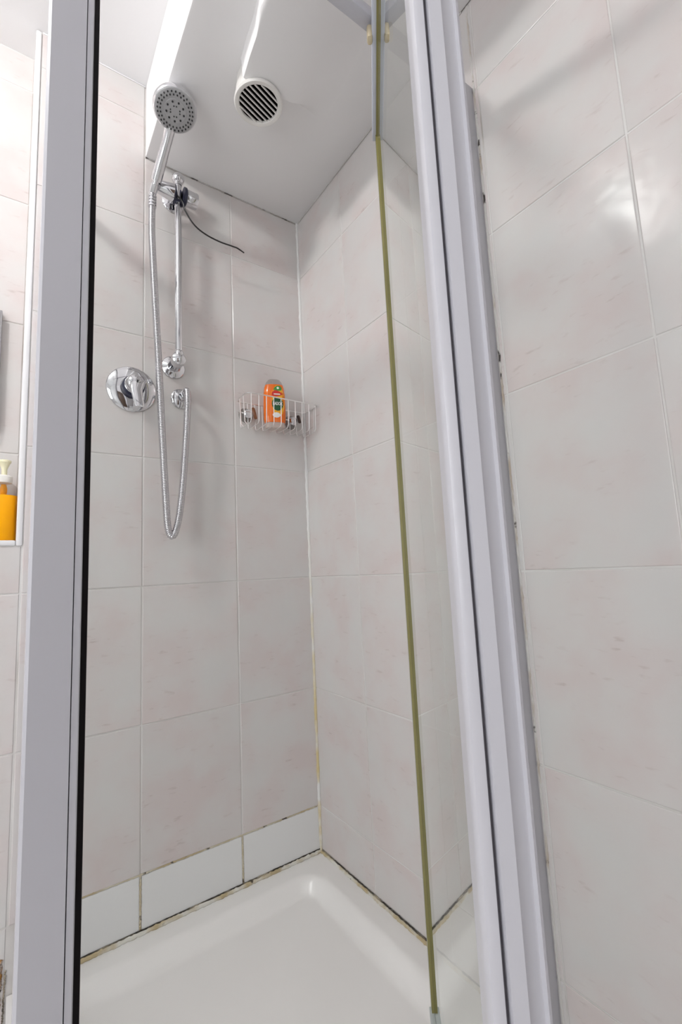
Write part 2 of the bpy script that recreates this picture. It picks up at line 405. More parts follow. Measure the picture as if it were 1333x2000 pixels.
bead('trim_15', 'rust stained upright joint low on the wall left of the post', line((-0.7515, 0.0006, -0.02), (-0.7490, 0.0006, 0.065), 8), 0.0045, M['rust'], 0.0018)
bead('trim_17', 'dark hairline crack low on the wall left of the post', line((-0.7440, -0.0003, -0.14), (-0.7405, -0.0003, 0.045), 10), 0.0012, M['mould'], 0.0012)
trim('trim_16', 'white sealant line where ceiling meets the tiled back wall', M['trim'], -0.737, -0.489, -0.0025, 0.001, CEIL-0.004, CEIL-0.0005, bev=0.0006)

# ------------------------------------------------------------------ shower tray
def tray():
    X0, X1, Y0, Y1 = -0.737, -0.0008, -0.765, -0.0008; n = 110
    def sdf(x, y, ins, rad):
        cx, cy = (X0+X1)/2, (Y0+Y1)/2; hx, hy = (X1-X0)/2-ins-rad, (Y1-Y0)/2-ins-rad
        qx, qy = abs(x-cx)-hx, abs(y-cy)-hy
        return math.hypot(max(qx, 0), max(qy, 0)) + min(max(qx, qy), 0) - rad
    def hgt(x, y):
        d = -sdf(x, y, 0.052, 0.07)
        z = -0.002
        if d > 0:
            t = min(1, d/0.045); s = t*t*(3-2*t); z -= 0.030*s
            z -= 0.014*min(1, max(0, d-0.03)/0.30)
        elif d > -0.012:
            z += 0.0
        return z
    bm = bmesh.new(); g = []
    us = [i/n for i in range(n+1)]
    for i in us:
        g.append([bm.verts.new((X0+(X1-X0)*i, Y0+(Y1-Y0)*j, hgt(X0+(X1-X0)*i, Y0+(Y1-Y0)*j))) for j in us])
    for i in range(n):
        for j in range(n): bm.faces.new((g[i][j], g[i+1][j], g[i+1][j+1], g[i][j+1]))
    rim = [g[i][0] for i in range(n+1)] + [g[n][j] for j in range(1, n+1)] + [g[i][n] for i in range(n-1, -1, -1)] + [g[0][j] for j in range(n-1, 0, -1)]
    low = [bm.verts.new((v.co.x, v.co.y, FLOOR+0.001)) for v in rim]
    for k in range(len(rim)): bm.faces.new((rim[k], low[k], low[(k+1) % len(rim)], rim[(k+1) % len(rim)]))
    bm.faces.new(low)
    t = thing('shower_tray', 'white square acrylic shower tray with a recessed basin', 'shower tray')
    link('basin', bm, M['acrylic'], t, smooth=True)
    bm = bmesh.new(); lathe(bm, [(0.044, -0.012), (0.044, 0.001), (0.040, 0.0035), (0.018, 0.005), (0, 0.005)], (-0.40, -0.43, hgt(-0.40, -0.43)), (0, 0, 1), 36)
    tag(link('drain_cover', bm, M['chrome'], t, smooth=True), 'chrome waste cover')
tray()

# ------------------------------------------------------------------ enclosure frame
TOP = 1.800
FY0, FY1 = -0.735, -0.690
enc = thing('shower_enclosure', 'white framed shower enclosure: left corner post, header rail and glass side panel', 'shower enclosure')
bm = bmesh.new()
prism(bm, [(-0.7340, FY0), (-0.7365, FY0+0.0025), (-0.7365, FY1), (-0.6950, FY1), (-0.6950, -0.7255), (-0.7015, -0.7255), (-0.7015, FY0)], 0.0, TOP)
link('corner_post', bm, M['alu'], enc)
bm = bmesh.new(); prism(bm, [(-0.7006, -0.7345), (-0.6952, -0.7345), (-0.6942, -0.7335), (-0.6942, -0.7258), (-0.7006, -0.7258)], 0.001, TOP-0.001)
link('strike_strip', bm, M['alu'], enc)
bm = bmesh.new(); prism(bm, [(-0.6942, -0.7288), (-0.6888, -0.7282), (-0.6882, -0.7262), (-0.6882, -0.712), (-0.6945, -0.712)], 0.002, TOP-0.004)
tag(link('magnetic_seal', bm, M['black'], enc), 'black rubber strip down the post')
boxo('post_cap', M['alu'], enc, -0.7370, -0.6950, FY0-0.0005, FY1, TOP, TOP+0.003, bev=0.001)
boxo('header_rail', M['alu'], enc, -0.6955, -0.0440, -0.7150, -0.6905, 1.779, TOP, bev=0.002)
bm = bmesh.new(); prism(bm, [(-0.0005, -0.7290), (-0.040, -0.7290), (-0.044, -0.7250), (-0.044, -0.692), (-0.0005, -0.692)], 0.0, TOP-0.018)
link('wall_profile', bm, M['alu'], enc)
boxo('side_wall_profile', M['alu'], enc, -0.7245, -0.6990, -0.032, -0.0008, 0.0, TOP, bev=0.002)
boxo('side_top_rail', M['alu'], enc, -0.7240, -0.7000, FY1, -0.032, 1.776, TOP, bev=0.002)
boxo('side_bottom_rail', M['alu'], enc, -0.7240, -0.7000, FY1, -0.032, 0.0, 0.024, bev=0.002)
sg = boxo('side_glass', M['glass'], enc, -0.7150, -0.7090, FY1, -0.032, 0.024, 1.776)

# ------------------------------------------------------------------ pivot door, standing open
PHI = math.radians(39.0)
AX = Vector((-math.sin(PHI), -math.cos(PHI), 0))       # from the inner edge towards the room
NX = Vector((math.cos(PHI), -math.sin(PHI), 0))        # right-hand side of the door seen from the room
EDGE = Vector((-0.1151, -0.5558, 0))                   # inner glass edge
DOOR_L = 0.6445
door = thing('shower_door', 'clear glass pivot door standing open with a white handle profile', 'shower door', loc=EDGE)
door.rotation_euler = (0, 0, math.atan2(AX.y, AX.x))
bpy.context.view_layer.update()
# local frame: +x along the door towards the room, +y = AX rotated 90 deg counter-clockwise
LY = Vector((-AX.y, AX.x, 0)); SG = 1.0 if LY.dot(NX) > 0 else -1.0
ZB, ZT = 0.024, 1.754
GT = 0.006
def dbox(name, m, x0, x1, n0, n1, z0, z1, bev=0.0):
    a, b = sorted((SG*n0, SG*n1)); return boxo(name, m, door, x0, x1, a, b, z0, z1, bev=bev)
gp = dbox('glass_panel', M['glass'], 0.0002, DOOR_L-0.03, 0, GT, ZB-0.012, ZT+0.004)
dbox('glass_edge', M['edge'], -0.0006, 0.0002, 0, GT, ZB-0.012, ZT)
dbox('edge_seal', M['edge'], -0.006, 0.011, -0.0042, -0.0001, ZB-0.012, ZT)
dbox('edge_seal', M['edge'], -0.006, 0.011, GT+0.0001, GT+0.0042, ZB-0.012, ZT)
dbox('seal_lip', M['edgedark'], -0.0075, 0.011, -0.0050, -0.0042, ZB-0.012, ZT)
SIDES = ((-1, 0.0), (1, GT))
for s, o_ in SIDES:      # top rail: two flanges clipped over the glass
    dbox('top_rail_flange', M['seal'], -0.004, DOOR_L-0.03, o_, o_+s*0.0115, ZT-0.002, 1.774, bev=0.0008)
for s, o_ in SIDES:
    dbox('top_rail_gasket', M['edge'], -0.004, DOOR_L-0.03, o_, o_+s*0.0038, ZT-0.006, ZT-0.0018)
for s, o_ in SIDES:
    dbox('drip_seal', M['softseal'], -0.002, DOOR_L-0.03, o_, o_+s*0.0085, 0.008, 0.0240, bev=0.0008)
for s, o_ in SIDES:
    dbox('pivot_block', M['brass'], 0.190, 0.207, o_+s*0.0105, o_+s*0.0205, 1.748, 1.7745, bev=0.004)
# handle profile at the outer end: lip, slot, stepped grip
def hprof(name, m, poly, z0=0.008, z1=1.776):
    bm = bmesh.new(); prism(bm, [(DOOR_L+x, SG*n) for x, n in poly], z0, z1); return link(name, bm, m, door, smooth=True)
hprof('handle_lip', M['alu'], [(-0.034, -0.0050), (-0.034, -0.0120), (-0.010, -0.0132), (-0.004, -0.0128), (-0.001, -0.0112), (0.0, -0.0085), (0.0, -0.0046), (-0.003, -0.0040), (-0.034, -0.0040)])
hprof('handle_slot', M['alu_in'], [(-0.030, -0.0045), (-0.006, -0.0045), (-0.006, -0.0018), (-0.030, -0.0018)])
hprof('handle_profile', M['alu'], [(-0.036, -0.0022), (-0.002, -0.0022), (0.0, -0.0010), (0.0003, 0.0075), (-0.0012, 0.0090), (-0.0040, 0.0150), (-0.0040, 0.0165), (-0.0015, 0.0182), (-0.0025, 0.0198), (-0.006, 0.0203), (-0.036, 0.0200)])

# ------------------------------------------------------------------ shower rail
RX, RY = -0.414, -0.055
rail = thing('shower_rail', 'chrome riser rail with ball ends and round wall plates', 'shower rail', loc=(RX, 0, 1.37))
def L_(p): return Vector(p) - Vector((RX, 0, 1.37))
bm = bmesh.new(); lathe(bm, [(0.0092, 0), (0.0092, 0.50)], L_((RX, RY, 1.392)), (0, 0, 1), 24)
link('rail_tube', bm, M['chrome'], rail, smooth=True)
def ball(bm, c, r, n=12, seg=24):
    lathe(bm, [(0 if k in (0, n) else r*math.sin(PI*k/n), -r*math.cos(PI*k/n)) for k in range(n+1)], c, (0, 0, 1), seg, cap=False)
bm = bmesh.new(); ball(bm, L_((RX, RY, 1.903)), 0.0168); lathe(bm, [(0.0105, 0), (0.0105, 0.012)], L_((RX, RY, 1.882)), (0, 0, 1), 20)
link('top_finial', bm, M['chrome'], rail, smooth=True)
bm = bmesh.new(); lathe(bm, [(0.031, 0), (0.031, 0.003), (0.027, 0.007), (0.014, 0.010), (0.014, 0.010)], L_((RX, -0.0005, 1.870)), (0, -1, 0), 32); lathe(bm, [(0.012, 0), (0.012, 0.045)], L_((RX, -0.008, 1.870)), (0, -1, 0.0), 20)
link('top_wall_plate', bm, M['chrome'], rail, smooth=True)
bm = bmesh.new(); lathe(bm, [(0.0315, 0), (0.0315, 0.003), (0.0285, 0.0065), (0.0195, 0.009), (0.017, 0.012), (0.0165, 0.034), (0.0185, 0.046), (0.0175, 0.060), (0.011, 0.066), (0, 0.068)], L_((RX, -0.0005, 1.372)), (0, -1, 0.04), 32)
link('bottom_wall_plate', bm, M['chrome'], rail, smooth=True)
bm = bmesh.new(); ball(bm, L_((RX, RY-0.002, 1.388)), 0.0125)
link('bottom_ball', bm, M['chrome'], rail, smooth=True)

# slider holding the handset
SZ, SY = 1.8485, -0.062
bm = bmesh.new(); lathe(bm, [(0.0120, 0), (0.0140, 0.002), (0.0230, 0.050), (0.0215, 0.052)], (-0.066, 0, 0), (1, 0, 0), 32)
sl = tag(link('handset_holder', bm, M['chrome'], rail, smooth=True), 'chrome handset holder clamped on the rail')
sl.location = L_((RX, SY, SZ))
bm = bmesh.new(); lathe(bm, [(0.0210, 0), (0.0220, 0.001), (0.0220, 0.004), (0.016, 0.005)], (-0.0155, 0, 0), (1, 0, 0), 32)
link('dark_washer', bm, M['navy'], sl, smooth=True)
bm = bmesh.new(); lathe(bm, [(0.018, 0), (0.0250, 0.002), (0.0250, 0.008), (0.0195, 0.012)], (0.0095, 0, 0), (1, 0, 0), 32)
link('dark_washer', bm, M['navy'], sl, smooth=True)
def knob():
    bm = bmesh.new(); seg = 40; rings = []
    for x, r, rb in ((0.0195, 0.0205, 0), (0.0215, 0.0215, 0.0009), (0.047, 0.0210, 0.0009), (0.0495, 0.0195, 0)):
        rings.append([bm.verts.new((x, (r - (rb if k % 4 == 0 else 0))*math.cos(2*PI*k/seg), (r - (rb if k % 4 == 0 else 0))*math.sin(2*PI*k/seg))) for k in range(seg)])
    for p, q in zip(rings, rings[1:]):
        for k in range(seg): bm.faces.new((p[k], q[k], q[(k+1) % seg], p[(k+1) % seg]))
    bm.faces.new(rings[0][::-1]); bm.faces.new(rings[-1])
    link('clamp_knob', bm, M['chrome'], sl, smooth=True)
knob()
bm = bmesh.new(); box(bm, -0.0135, 0.0135, -0.0040, 0.0175, -0.0215, -0.0135, bev=0.002)
link('clamp_jaw', bm, M['navy'], sl, smooth=True)

# ------------------------------------------------------------------ handset
P0 = Vector((-0.4825, -0.066, 1.824)); P1 = Vector((-0.4670, -0.163, 1.9130)); HC = Vector((-0.4665, -0.220, 1.9370))
NF = Vector((-0.045, -0.30, -0.955)).normalized()
hs = thing('shower_handset', 'chrome hand shower with a round grey spray face', 'shower head', loc=P0)
def H(p): return Vector(p) - P0
hd = (P1-P0).normalized()
bm = bmesh.new()
pts = [P0 - hd*0.004, P0 + hd*0.018, P0 + hd*0.0185, P0+hd*0.027, P0+hd*0.0275] + [P0.lerp(P1, t) for t in (0.26, 0.5, 0.75, 0.92)] + [P1.lerp(HC - NF*0.020, 0.3), P1.lerp(HC - NF*0.020, 0.6)]
tube(bm, [H(p) for p in pts], [0.0095, 0.0105, 0.0085, 0.0085, 0.0135, 0.0138, 0.0132, 0.0120, 0.0118, 0.0135, 0.0160], 24)
link('handle', bm, M['chrome'], hs, smooth=True)
bm = bmesh.new()
lathe(bm, [(0, -0.040), (0.016, -0.0385), (0.029, -0.034), (0.040, -0.025), (0.0475, -0.013), (0.0512, -0.002), (0.0508, 0.004), (0.0475, 0.008)], H(HC), NF, 48)
link('shell', bm, M['chrome'], hs, smooth=True)
bm = bmesh.new(); lathe(bm, [(0.0470, 0.004), (0.0470, 0.0095), (0.0450, 0.0108), (0.0262, 0.0108), (0.0254, 0.0118), (0.0, 0.0120)], H(HC), NF, 48)
face = tag(link('spray_face', bm, M['face'], hs, smooth=True), 'grey plastic spray face')
fa, fb = frame_from(NF)
bm = bmesh.new()
for R_, n, r, o_ in ((0.0408, 28, 0.0019, 0), (0.0342, 26, 0.0018, 0.11), (0.0205, 9, 0.0023, 0.2), (0.0112, 12, 0.0015, 0.0)):
    for k in range(n):
        if n == 12 and k % 3 == 2: continue
        a = 2*PI*(k/n)+o_
        lathe(bm, [(r, 0.0095), (r, 0.0130), (r*0.5, 0.0134)], H(HC) + fa*(R_*math.cos(a)) + fb*(R_*math.sin(a)), NF, 8)
nz = link('spray_nozzles', bm, M['nozzle'], hs); nz['kind'] = 'stuff'

# ------------------------------------------------------------------ hose
def hose():
    hp = [(-0.4832, -0.0645, 1.817), (-0.4840, -0.064, 1.792), (-0.4842, -0.061, 1.72), (-0.4810, -0.060, 1.64), (-0.4740, -0.060, 1.50), (-0.4665, -0.060, 1.362), (-0.4590, -0.060, 1.20), (-0.4520, -0.060, 1.06), (-0.4470, -0.060, 0.97),
          (-0.4440, -0.060, 0.930), (-0.4385, -0.060, 0.908), (-0.4310, -0.060, 0.904), (-0.4235, -0.060, 0.920), (-0.4150, -0.060, 0.960), (-0.4060, -0.060, 1.04), (-0.3980, -0.060, 1.15), (-0.3940, -0.061, 1.23), (-0.3925, -0.060, 1.266), (-0.3915, -0.053, 1.289), (-0.3910, -0.040, 1.2945), (-0.3910, -0.026, 1.291)]
    P = catmull(hp, 40)
    d = [0.0]
    for a, b in zip(P, P[1:]): d.append(d[-1] + (b-a).length)
    tot = d[-1]; pitch = 0.0042; n = int(tot/pitch); pts, rad = [], []
    j = 0
    def at(s):
        nonlocal j
        while j < len(d)-2 and d[j+1] < s: j += 1
        t = (s-d[j])/max(1e-9, d[j+1]-d[j]); return P[j].lerp(P[j+1], t)
    for k in range(n):
        for q, r in ((0.0, 0.0072), (0.22, 0.0087), (0.72, 0.0087), (0.95, 0.0072)):
            pts.append(at((k+q)*pitch)); rad.append(r)
    o = Vector(hp[0])
    h = thing('shower_hose', 'ribbed steel shower hose looping from the handset to the wall outlet', 'shower hose', loc=o)
    bm = bmesh.new(); tube(bm, [p-o for p in pts], rad, 14); link('hose_tube', bm, M['hose'], h, smooth=False)
    for p in h.children[0].data.polygons: p.use_smooth = True
    bm = bmesh.new()
    # collar of rings below the handset
    for k in range(4):
        c = at_simple(P, d, 0.006 + k*0.0085); t = at_simple(P, d, 0.006 + k*0.0085 + 0.005) - c
        lathe(bm, [(0.0092, 0), (0.0108, 0.001), (0.0108, 0.0055), (0.0092, 0.0065)], c-o, t, 24)
    link('hose_collar', bm, M['chrome'], h, smooth=True)
def at_simple(P, d, s):
    for i in range(len(d)-1):
        if d[i+1] >= s: return P[i].lerp(P[i+1], (s-d[i])/max(1e-9, d[i+1]-d[i]))
    return P[-1]
hose()
# wall outlet
ol = thing('hose_outlet', 'small round chrome wall outlet feeding the hose', 'wall outlet', loc=(-0.393, 0, 1.286))
bm = bmesh.new(); lathe(bm, [(0.0275, 0.0005), (0.0275, 0.003), (0.0240, 0.0065), (0.0130, 0.010), (0.0115, 0.013)], (0, 0, 0), (0, -1, 0), 36)
link('wall_plate', bm, M['chrome'], ol, smooth=True)
bm = bmesh.new(); lathe(bm, [(0.0100, 0.010), (0.0100, 0.022), (0.0112, 0.023), (0.0112, 0.031), (0.0095, 0.032)], (0.001, 0, 0.003), (0, -1, 0.05), 6)
link('spout_nut', bm, M['chrome'], ol)

# ------------------------------------------------------------------ mixer valve
vx, vz = -0.519, 1.2895
mv = thing('shower_mixer', 'round chrome mixer valve with a lever handle left of the hose', 'mixer valve', loc=(vx, 0, vz))
bm = bmesh.new(); lathe(bm, [(0.0600, 0.0005), (0.0600, 0.003), (0.0575, 0.0055), (0.0450, 0.0095), (0.0300, 0.0125), (0.0285, 0.0125), (0.0285, 0.0105), (0.0, 0.0105)], (0, 0, 0), (0, -1, 0), 64)
link('wall_plate', bm, M['chrome'], mv, smooth=True)
bm = bmesh.new(); lathe(bm, [(0.0270, 0.0), (0.0270, 0.016), (0.0235, 0.018)], (0, -0.0105, 0), (0, -1, 0), 40)
tag(link('dark_collar', bm, M['navy'], mv, smooth=True), 'dark ring behind the lever')
bm = bmesh.new(); lathe(bm, [(0.0225, 0.0), (0.0235, 0.010), (0.0225, 0.022), (0.018, 0.030), (0.009, 0.034), (0, 0.0345)], (0, -0.026, 0), (0, -1, 0), 40)
link('lever_hub', bm, M['chrome'], mv, smooth=True)
def lever():
    bm = bmesh.new(); rings = []
    secs = [(0.012, -0.046, 0.010, 0.0165, 0.011), (0.003, -0.0545, -0.002, 0.0175, 0.009), (0.000, -0.060, -0.020, 0.0150, 0.0070), (0.002, -0.067, -0.042, 0.0125, 0.0055), (0.005, -0.0735, -0.062, 0.0125, 0.0045), (0.006, -0.0755, -0.069, 0.0100, 0.0030)]
    for x, y, z, wx, wy in secs:
        rings.append([bm.verts.new((x + wx*math.copysign(abs(math.cos(a))**0.75, math.cos(a)), y + wy*math.sin(a), z + 0.25*wy*math.sin(a))) for a in [2*PI*k/20 for k in range(20)]])
    for p, q in zip(rings, rings[1:]):
        for k in range(20): bm.faces.new((p[k], q[k], q[(k+1) % 20], p[(k+1) % 20]))
    bm.faces.new(rings[0][::-1]); bm.faces.new(rings[-1])
    lv = link('lever', bm, M['chrome'], mv, smooth=True)
    bm = bmesh.new(); lathe(bm, [(0.0024, 0), (0.0024, 0.0012)], (0.003, -0.0628, 0.001), (0, -0.95, 0.3), 12)
    link('index_dot', bm, M['nozzle'], lv)
lever()

# ------------------------------------------------------------------ cable tie
bm = bmesh.new()
zp = catmull([(-0.4205, -0.074, 1.835), (-0.4080, -0.076, 1.820), (-0.3990, -0.074, 1.797), (-0.3740, -0.070, 1.770), (-0.3420, -0.067, 1.757), (-0.3000, -0.064, 1.753), (-0.2600, -0.062, 1.7555), (-0.2440, -0.061, 1.7560), (-0.2230, -0.060, 1.7500)], 8)
tube(bm, [p - Vector((RX, RY, 1.82)) for p in zp], [0.0028]*(len(zp)-8) + [0.0028 - 0.0001*k for k in range(8)], 8, flat=0.65)
zt = link('cable_tie', bm, M['zip'], smooth=True); zt.location = (RX, RY, 1.82)
tag(zt, 'black nylon cable tie tail sticking out from the holder', 'cable tie')

# ------------------------------------------------------------------ extractor vent
VC = Vector((-0.306, -0.352, 0)); VZ = 1.918
vent = thing('extractor_vent', 'round white slatted air vent hanging from the bulkhead', 'air vent', loc=(VC.x, VC.y, BOXZ))
def V(z): return z - BOXZ
bm = bmesh.new(); lathe(bm, [(0.0505, 0.0), (0.0505, 0.022), (0.0530, 0.0235), (0.0530, BOXZ-VZ-0.008)], (0, 0, 0.0), (0, 0, -1), 48, cap=False)
link('collar', bm, M['vent'], vent, smooth=True)
bm = bmesh.new(); d0 = BOXZ-VZ
lathe(bm, [(0.0535, d0-0.010), (0.0570, d0-0.008), (0.0578, d0-0.004), (0.0555, d0-0.0005), (0.0510, d0), (0.0470, d0-0.001), (0.0455, d0-0.003), (0.0455, d0-0.020)], (0, 0, 0), (0, 0, -1), 56, cap=False)
link('ring', bm, M['vent'], vent, smooth=True)
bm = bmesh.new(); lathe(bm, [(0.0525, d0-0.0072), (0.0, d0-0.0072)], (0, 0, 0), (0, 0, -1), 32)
tag(link('duct_opening', bm, M['duct_shade'], vent), 'dark disc painted as the shaded duct behind the slats')
SA = math.radians(18)      # run of the slats
for k in range(8):
    q = -0.0375 + k*0.0107; half = math.sqrt(max(0.0, 0.0458**2 - q*q))
    bm = bmesh.new(); box(bm, -half, half, -0.0012, 0.0012, -0.004, 0.0)
    for v in bm.verts:
        if v.co.z < -0.006: v.co.y += 0.0
    s = link('slat', bm, M['vent'], vent)
    u = Vector((math.cos(SA), math.sin(SA), 0)); pv = Vector((-math.sin(SA), math.cos(SA), 0))
    s.location = pv*q + Vector((0, 0, -d0+0.0055)); s.rotation_euler = (0.0, 0, SA)

# ------------------------------------------------------------------ wire basket
BX0, BX1, BY0, BY1, BZ0, BZ1 = -0.2385, -0.0045, -0.012, -0.094, 1.221, 1.303
bk = thing('wire_basket', 'steel wire shower basket stuck high in the corner', 'shower basket', loc=(BX0, BY0, BZ0))
O = Vector((BX0, BY0, BZ0))
def rounded_rect(x0, x1, y0, y1, z, r, n=5):
    out = []
    for cx, cy, a0 in ((x1-r, y1-r, 0), (x0+r, y1-r, 90), (x0+r, y0+r, 180), (x1-r, y0+r, 270)):
        for k in range(n+1):
            a = math.radians(a0 + 90*k/n); out.append(Vector((cx + r*math.cos(a), cy + r*math.sin(a), z)))
    return out
bm = bmesh.new(); tube(bm, [p-O for p in rounded_rect(BX0, BX1, BY1, BY0, BZ1, 0.016)], 0.0017, 8, closed=True)
link('rim', bm, M['steel'], bk, smooth=True)
nW = 10
for k in range(nW):
    x = BX0 + 0.012 + (BX1-BX0-0.024)*k/(nW-1); ins = 0.007
    bm = bmesh.new(); yb, yf = BY0-0.001, BY1+0.001
    path = [(x, yb, BZ1-0.001), (x, yb-0.002, BZ0+0.008), (x, yb-0.006, BZ0+0.001), (x, yb-0.014, BZ0), (x, yf+0.016, BZ0), (x, yf+0.008, BZ0+0.001), (x, yf+0.003, BZ0+0.008), (x, yf, BZ1-0.001)]
    tube(bm, [Vector(p)-O for p in path], 0.0012, 6)
    link('wire', bm, M['steel'], bk, smooth=True)
for x in (BX0, BX1):
    s = 1 if x == BX0 else -1
    bm = bmesh.new()
    for yy in (-0.040, -0.066):
        tube(bm, [Vector(p)-O for p in [(x, yy, BZ1-0.001), (x+s*0.003, yy, BZ0+0.006), (x+s*0.010, yy, BZ0)]], 0.0012, 6)
    link('end_wire', bm, M['steel'], bk, smooth=True)
for i, x in enumerate((-0.204, -0.052)):
    bm = bmesh.new(); tube(bm, [Vector(p)-O for p in [(x-0.028, BY0+0.001, BZ1-0.030), (x+0.028, BY0+0.001, BZ1-0.030)]], 0.0018, 6)
    link('hook_bar', bm, M['steel'], bk, smooth=True)
    cup = bmesh.new(); lathe(cup, [(0.0225, 0.0005), (0.0215, 0.002), (0.014, 0.005), (0.0105, 0.0095), (0, 0.010)], Vector((x, 0, BZ1-0.034))-O, (0, -1, 0), 28)
    link('suction_cup', cup, M['cup'], bk, smooth=True)
    bm = bmesh.new(); lathe(bm, [(0.0115, 0.0105), (0.0135, 0.012), (0.0135, 0.021), (0.0110, 0.0235), (0, 0.024)], Vector((x, 0, BZ1-0.034))-O, (0, -1, 0), 24)
    link('cup_knob', bm, M['chrome'], bk, smooth=True)
    bm = bmesh.new(); box(bm, x+0.009, x+0.017, -0.032, -0.022, BZ1-(0.050 if i == 0 else 0.040), BZ1-0.016, bev=0.003)
    for v in bm.verts:
        v.co.x += 0.25*(BZ1-0.02-v.co.z); v.co -= O
    tag(link('hook_clip', bm, M['brown'] if i == 0 else M['darkbrown'], bk, smooth=True), 'brown plastic clip' if i == 0 else 'dark plastic clip')

# ------------------------------------------------------------------ shower gel bottle
def bottle():
    c = Vector((-0.134, -0.052, BZ0+0.0015)); ang = math.radians(-21)
    b = thing('shower_gel_bottle', 'orange shower gel bottle with a green round logo standing in the basket', 'bottle', loc=c)
    b.rotation_euler = (0, 0, ang); b.scale = (1.10, 1.0, 1.22)
    def sec(bm, rows, n=36):
        rings = []
        for z, hw, hd in rows:
            rings.append([bm.verts.new((math.copysign(abs(math.cos(a))**0.62, math.cos(a))*hw, math.copysign(abs(math.sin(a))**0.80, math.sin(a))*hd, z)) for a in [2*PI*k/n for k in range(n)]])
        for p, q in zip(rings, rings[1:]):
            for k in range(n): bm.faces.new((p[k], p[(k+1) % n], q[(k+1) % n], q[k]))
        bm.faces.new(rings[0][::-1]); bm.faces.new(rings[-1])
    bm = bmesh.new(); sec(bm, [(0.0, 0.0245, 0.0155), (0.001, 0.0255, 0.0165), (0.013, 0.0265, 0.0175)]); tag(link('cap', bm, M['pinkcap'], b, smooth=True), 'milky translucent cap')
    bm = bmesh.new(); sec(bm, [(0.0132, 0.0272, 0.0182), (0.020, 0.0292, 0.0195), (0.050, 0.0298, 0.0200), (0.085, 0.0290, 0.0192), (0.102, 0.0268, 0.0175), (0.1085, 0.0245, 0.0160)]); link('body', bm, M['orange'], b, smooth=True)
    bm = bmesh.new(); sec(bm, [(0.1086, 0.0248, 0.0163), (0.116, 0.0215, 0.0140), (0.1225, 0.0165, 0.0105), (0.1245, 0.0120, 0.0075)]); link('clear_top', bm, M['cup'], b, smooth=True)
    # printed front: shallow shells standing a hair proud of the body
    def hd_at(z):
        T = [(0.013, 0.0182), (0.020, 0.0195), (0.050, 0.0200), (0.085, 0.0192), (0.102, 0.0175), (0.109, 0.0160)]
        for (a, x), (b2, y) in zip(T, T[1:]):
            if z <= b2: return x + (y-x)*(z-a)/(b2-a)
        return 0.016
    def hw_at(z):
        T = [(0.013, 0.0272), (0.020, 0.0292), (0.050, 0.0298), (0.085, 0.0290), (0.102, 0.0268), (0.109, 0.0245)]
        for (a, x), (b2, y) in zip(T, T[1:]):
            if z <= b2: return x + (y-x)*(z-a)/(b2-a)
        return 0.025
    def fy(x, z):
        hw, hd_ = hw_at(z), hd_at(z); cc = min(1, abs(x)/hw)**(1/0.62); sn = math.sqrt(max(0, 1-cc*cc)); return -hd_*sn**0.80
    def patch(name, pts, m, lift):
        bm = bmesh.new(); cx = sum(p[0] for p in pts)/len(pts); cz = sum(p[1] for p in pts)/len(pts); rings = []
        for s in (1.0, 0.66, 0.33):
            rings.append([bm.verts.new((cx+(x-cx)*s, fy(cx+(x-cx)*s, cz+(z-cz)*s)-lift, cz+(z-cz)*s)) for x, z in pts])
        cv = bm.verts.new((cx, fy(cx, cz)-lift, cz)); n = len(pts)
        for p, q in zip(rings, rings[1:]):
            for k in range(n): bm.faces.new((p[k], p[(k+1) % n], q[(k+1) % n], q[k]))
        for k in range(n): bm.faces.new((rings[-1][k], rings[-1][(k+1) % n], cv))
        return link(name, bm, m, b, smooth=True)
    def ell(cx, cz, rx, rz, n=28, a0=0, a1=360): return [(cx+rx*math.cos(math.radians(a0+(a1-a0)*k/n)), cz+rz*math.sin(math.radians(a0+(a1-a0)*k/n))) for k in range(n)]
    patch('yellow_print', ell(0.0085, 0.066, 0.0175, 0.040), M['yellow'], 0.0003)
    patch('red_print', [(-0.008, 0.0780), (-0.007, 0.0870), (-0.001, 0.0925), (0.006, 0.0925), (0.016, 0.0880), (0.021, 0.0830), (0.014, 0.0790), (0.002, 0.0765)], M['red'], 0.0007)
    patch('leaf_print', [(-0.004, 0.0940), (0.000, 0.1000), (0.007, 0.1050), (0.015, 0.1045), (0.019, 0.0990), (0.018, 0.0930), (0.009, 0.0915)], M['lime'], 0.0008)
    patch('leaf_light', ell(0.0085, 0.0985, 0.0032, 0.0030, 14), M['white'], 0.0012)
    patch('logo_disc', ell(0.0065, 0.0580, 0.0150, 0.0172), M['green'], 0.0009)
    patch('badge', ell(0.0030, 0.0300, 0.0105, 0.0065), M['white'], 0.0009)
    patch('red_line', [(-0.003, 0.0812), (-0.003, 0.0838), (0.013, 0.0838), (0.015, 0.0812)], M['white'], 0.0013)
    cu = bpy.data.curves.new('logo_text', 'FONT'); cu.body = 'RADOX'; cu.size = 0.0098; cu.align_x = 'CENTER'; cu.align_y = 'CENTER'; cu.offset = 0.00022
    to = bpy.data.objects.new('logo_text_tmp', cu); COL.objects.link(to)
    dg = bpy.context.evaluated_depsgraph_get(); me = bpy.data.meshes.new_from_object(to.evaluated_get(dg)); bpy.data.objects.remove(to, do_unlink=True)
    for v in me.vertices:
        x, y = v.co.x*0.74, v.co.y*1.15; v.co = (0.0065+x, fy(0.0065+x, 0.058+y)-0.0016, 0.058+y)
    me.materials.clear(); me.materials.append(M['white'])
    t = bpy.data.objects.new('logo_text', me); COL.objects.link(t); t.parent = b
bottle()

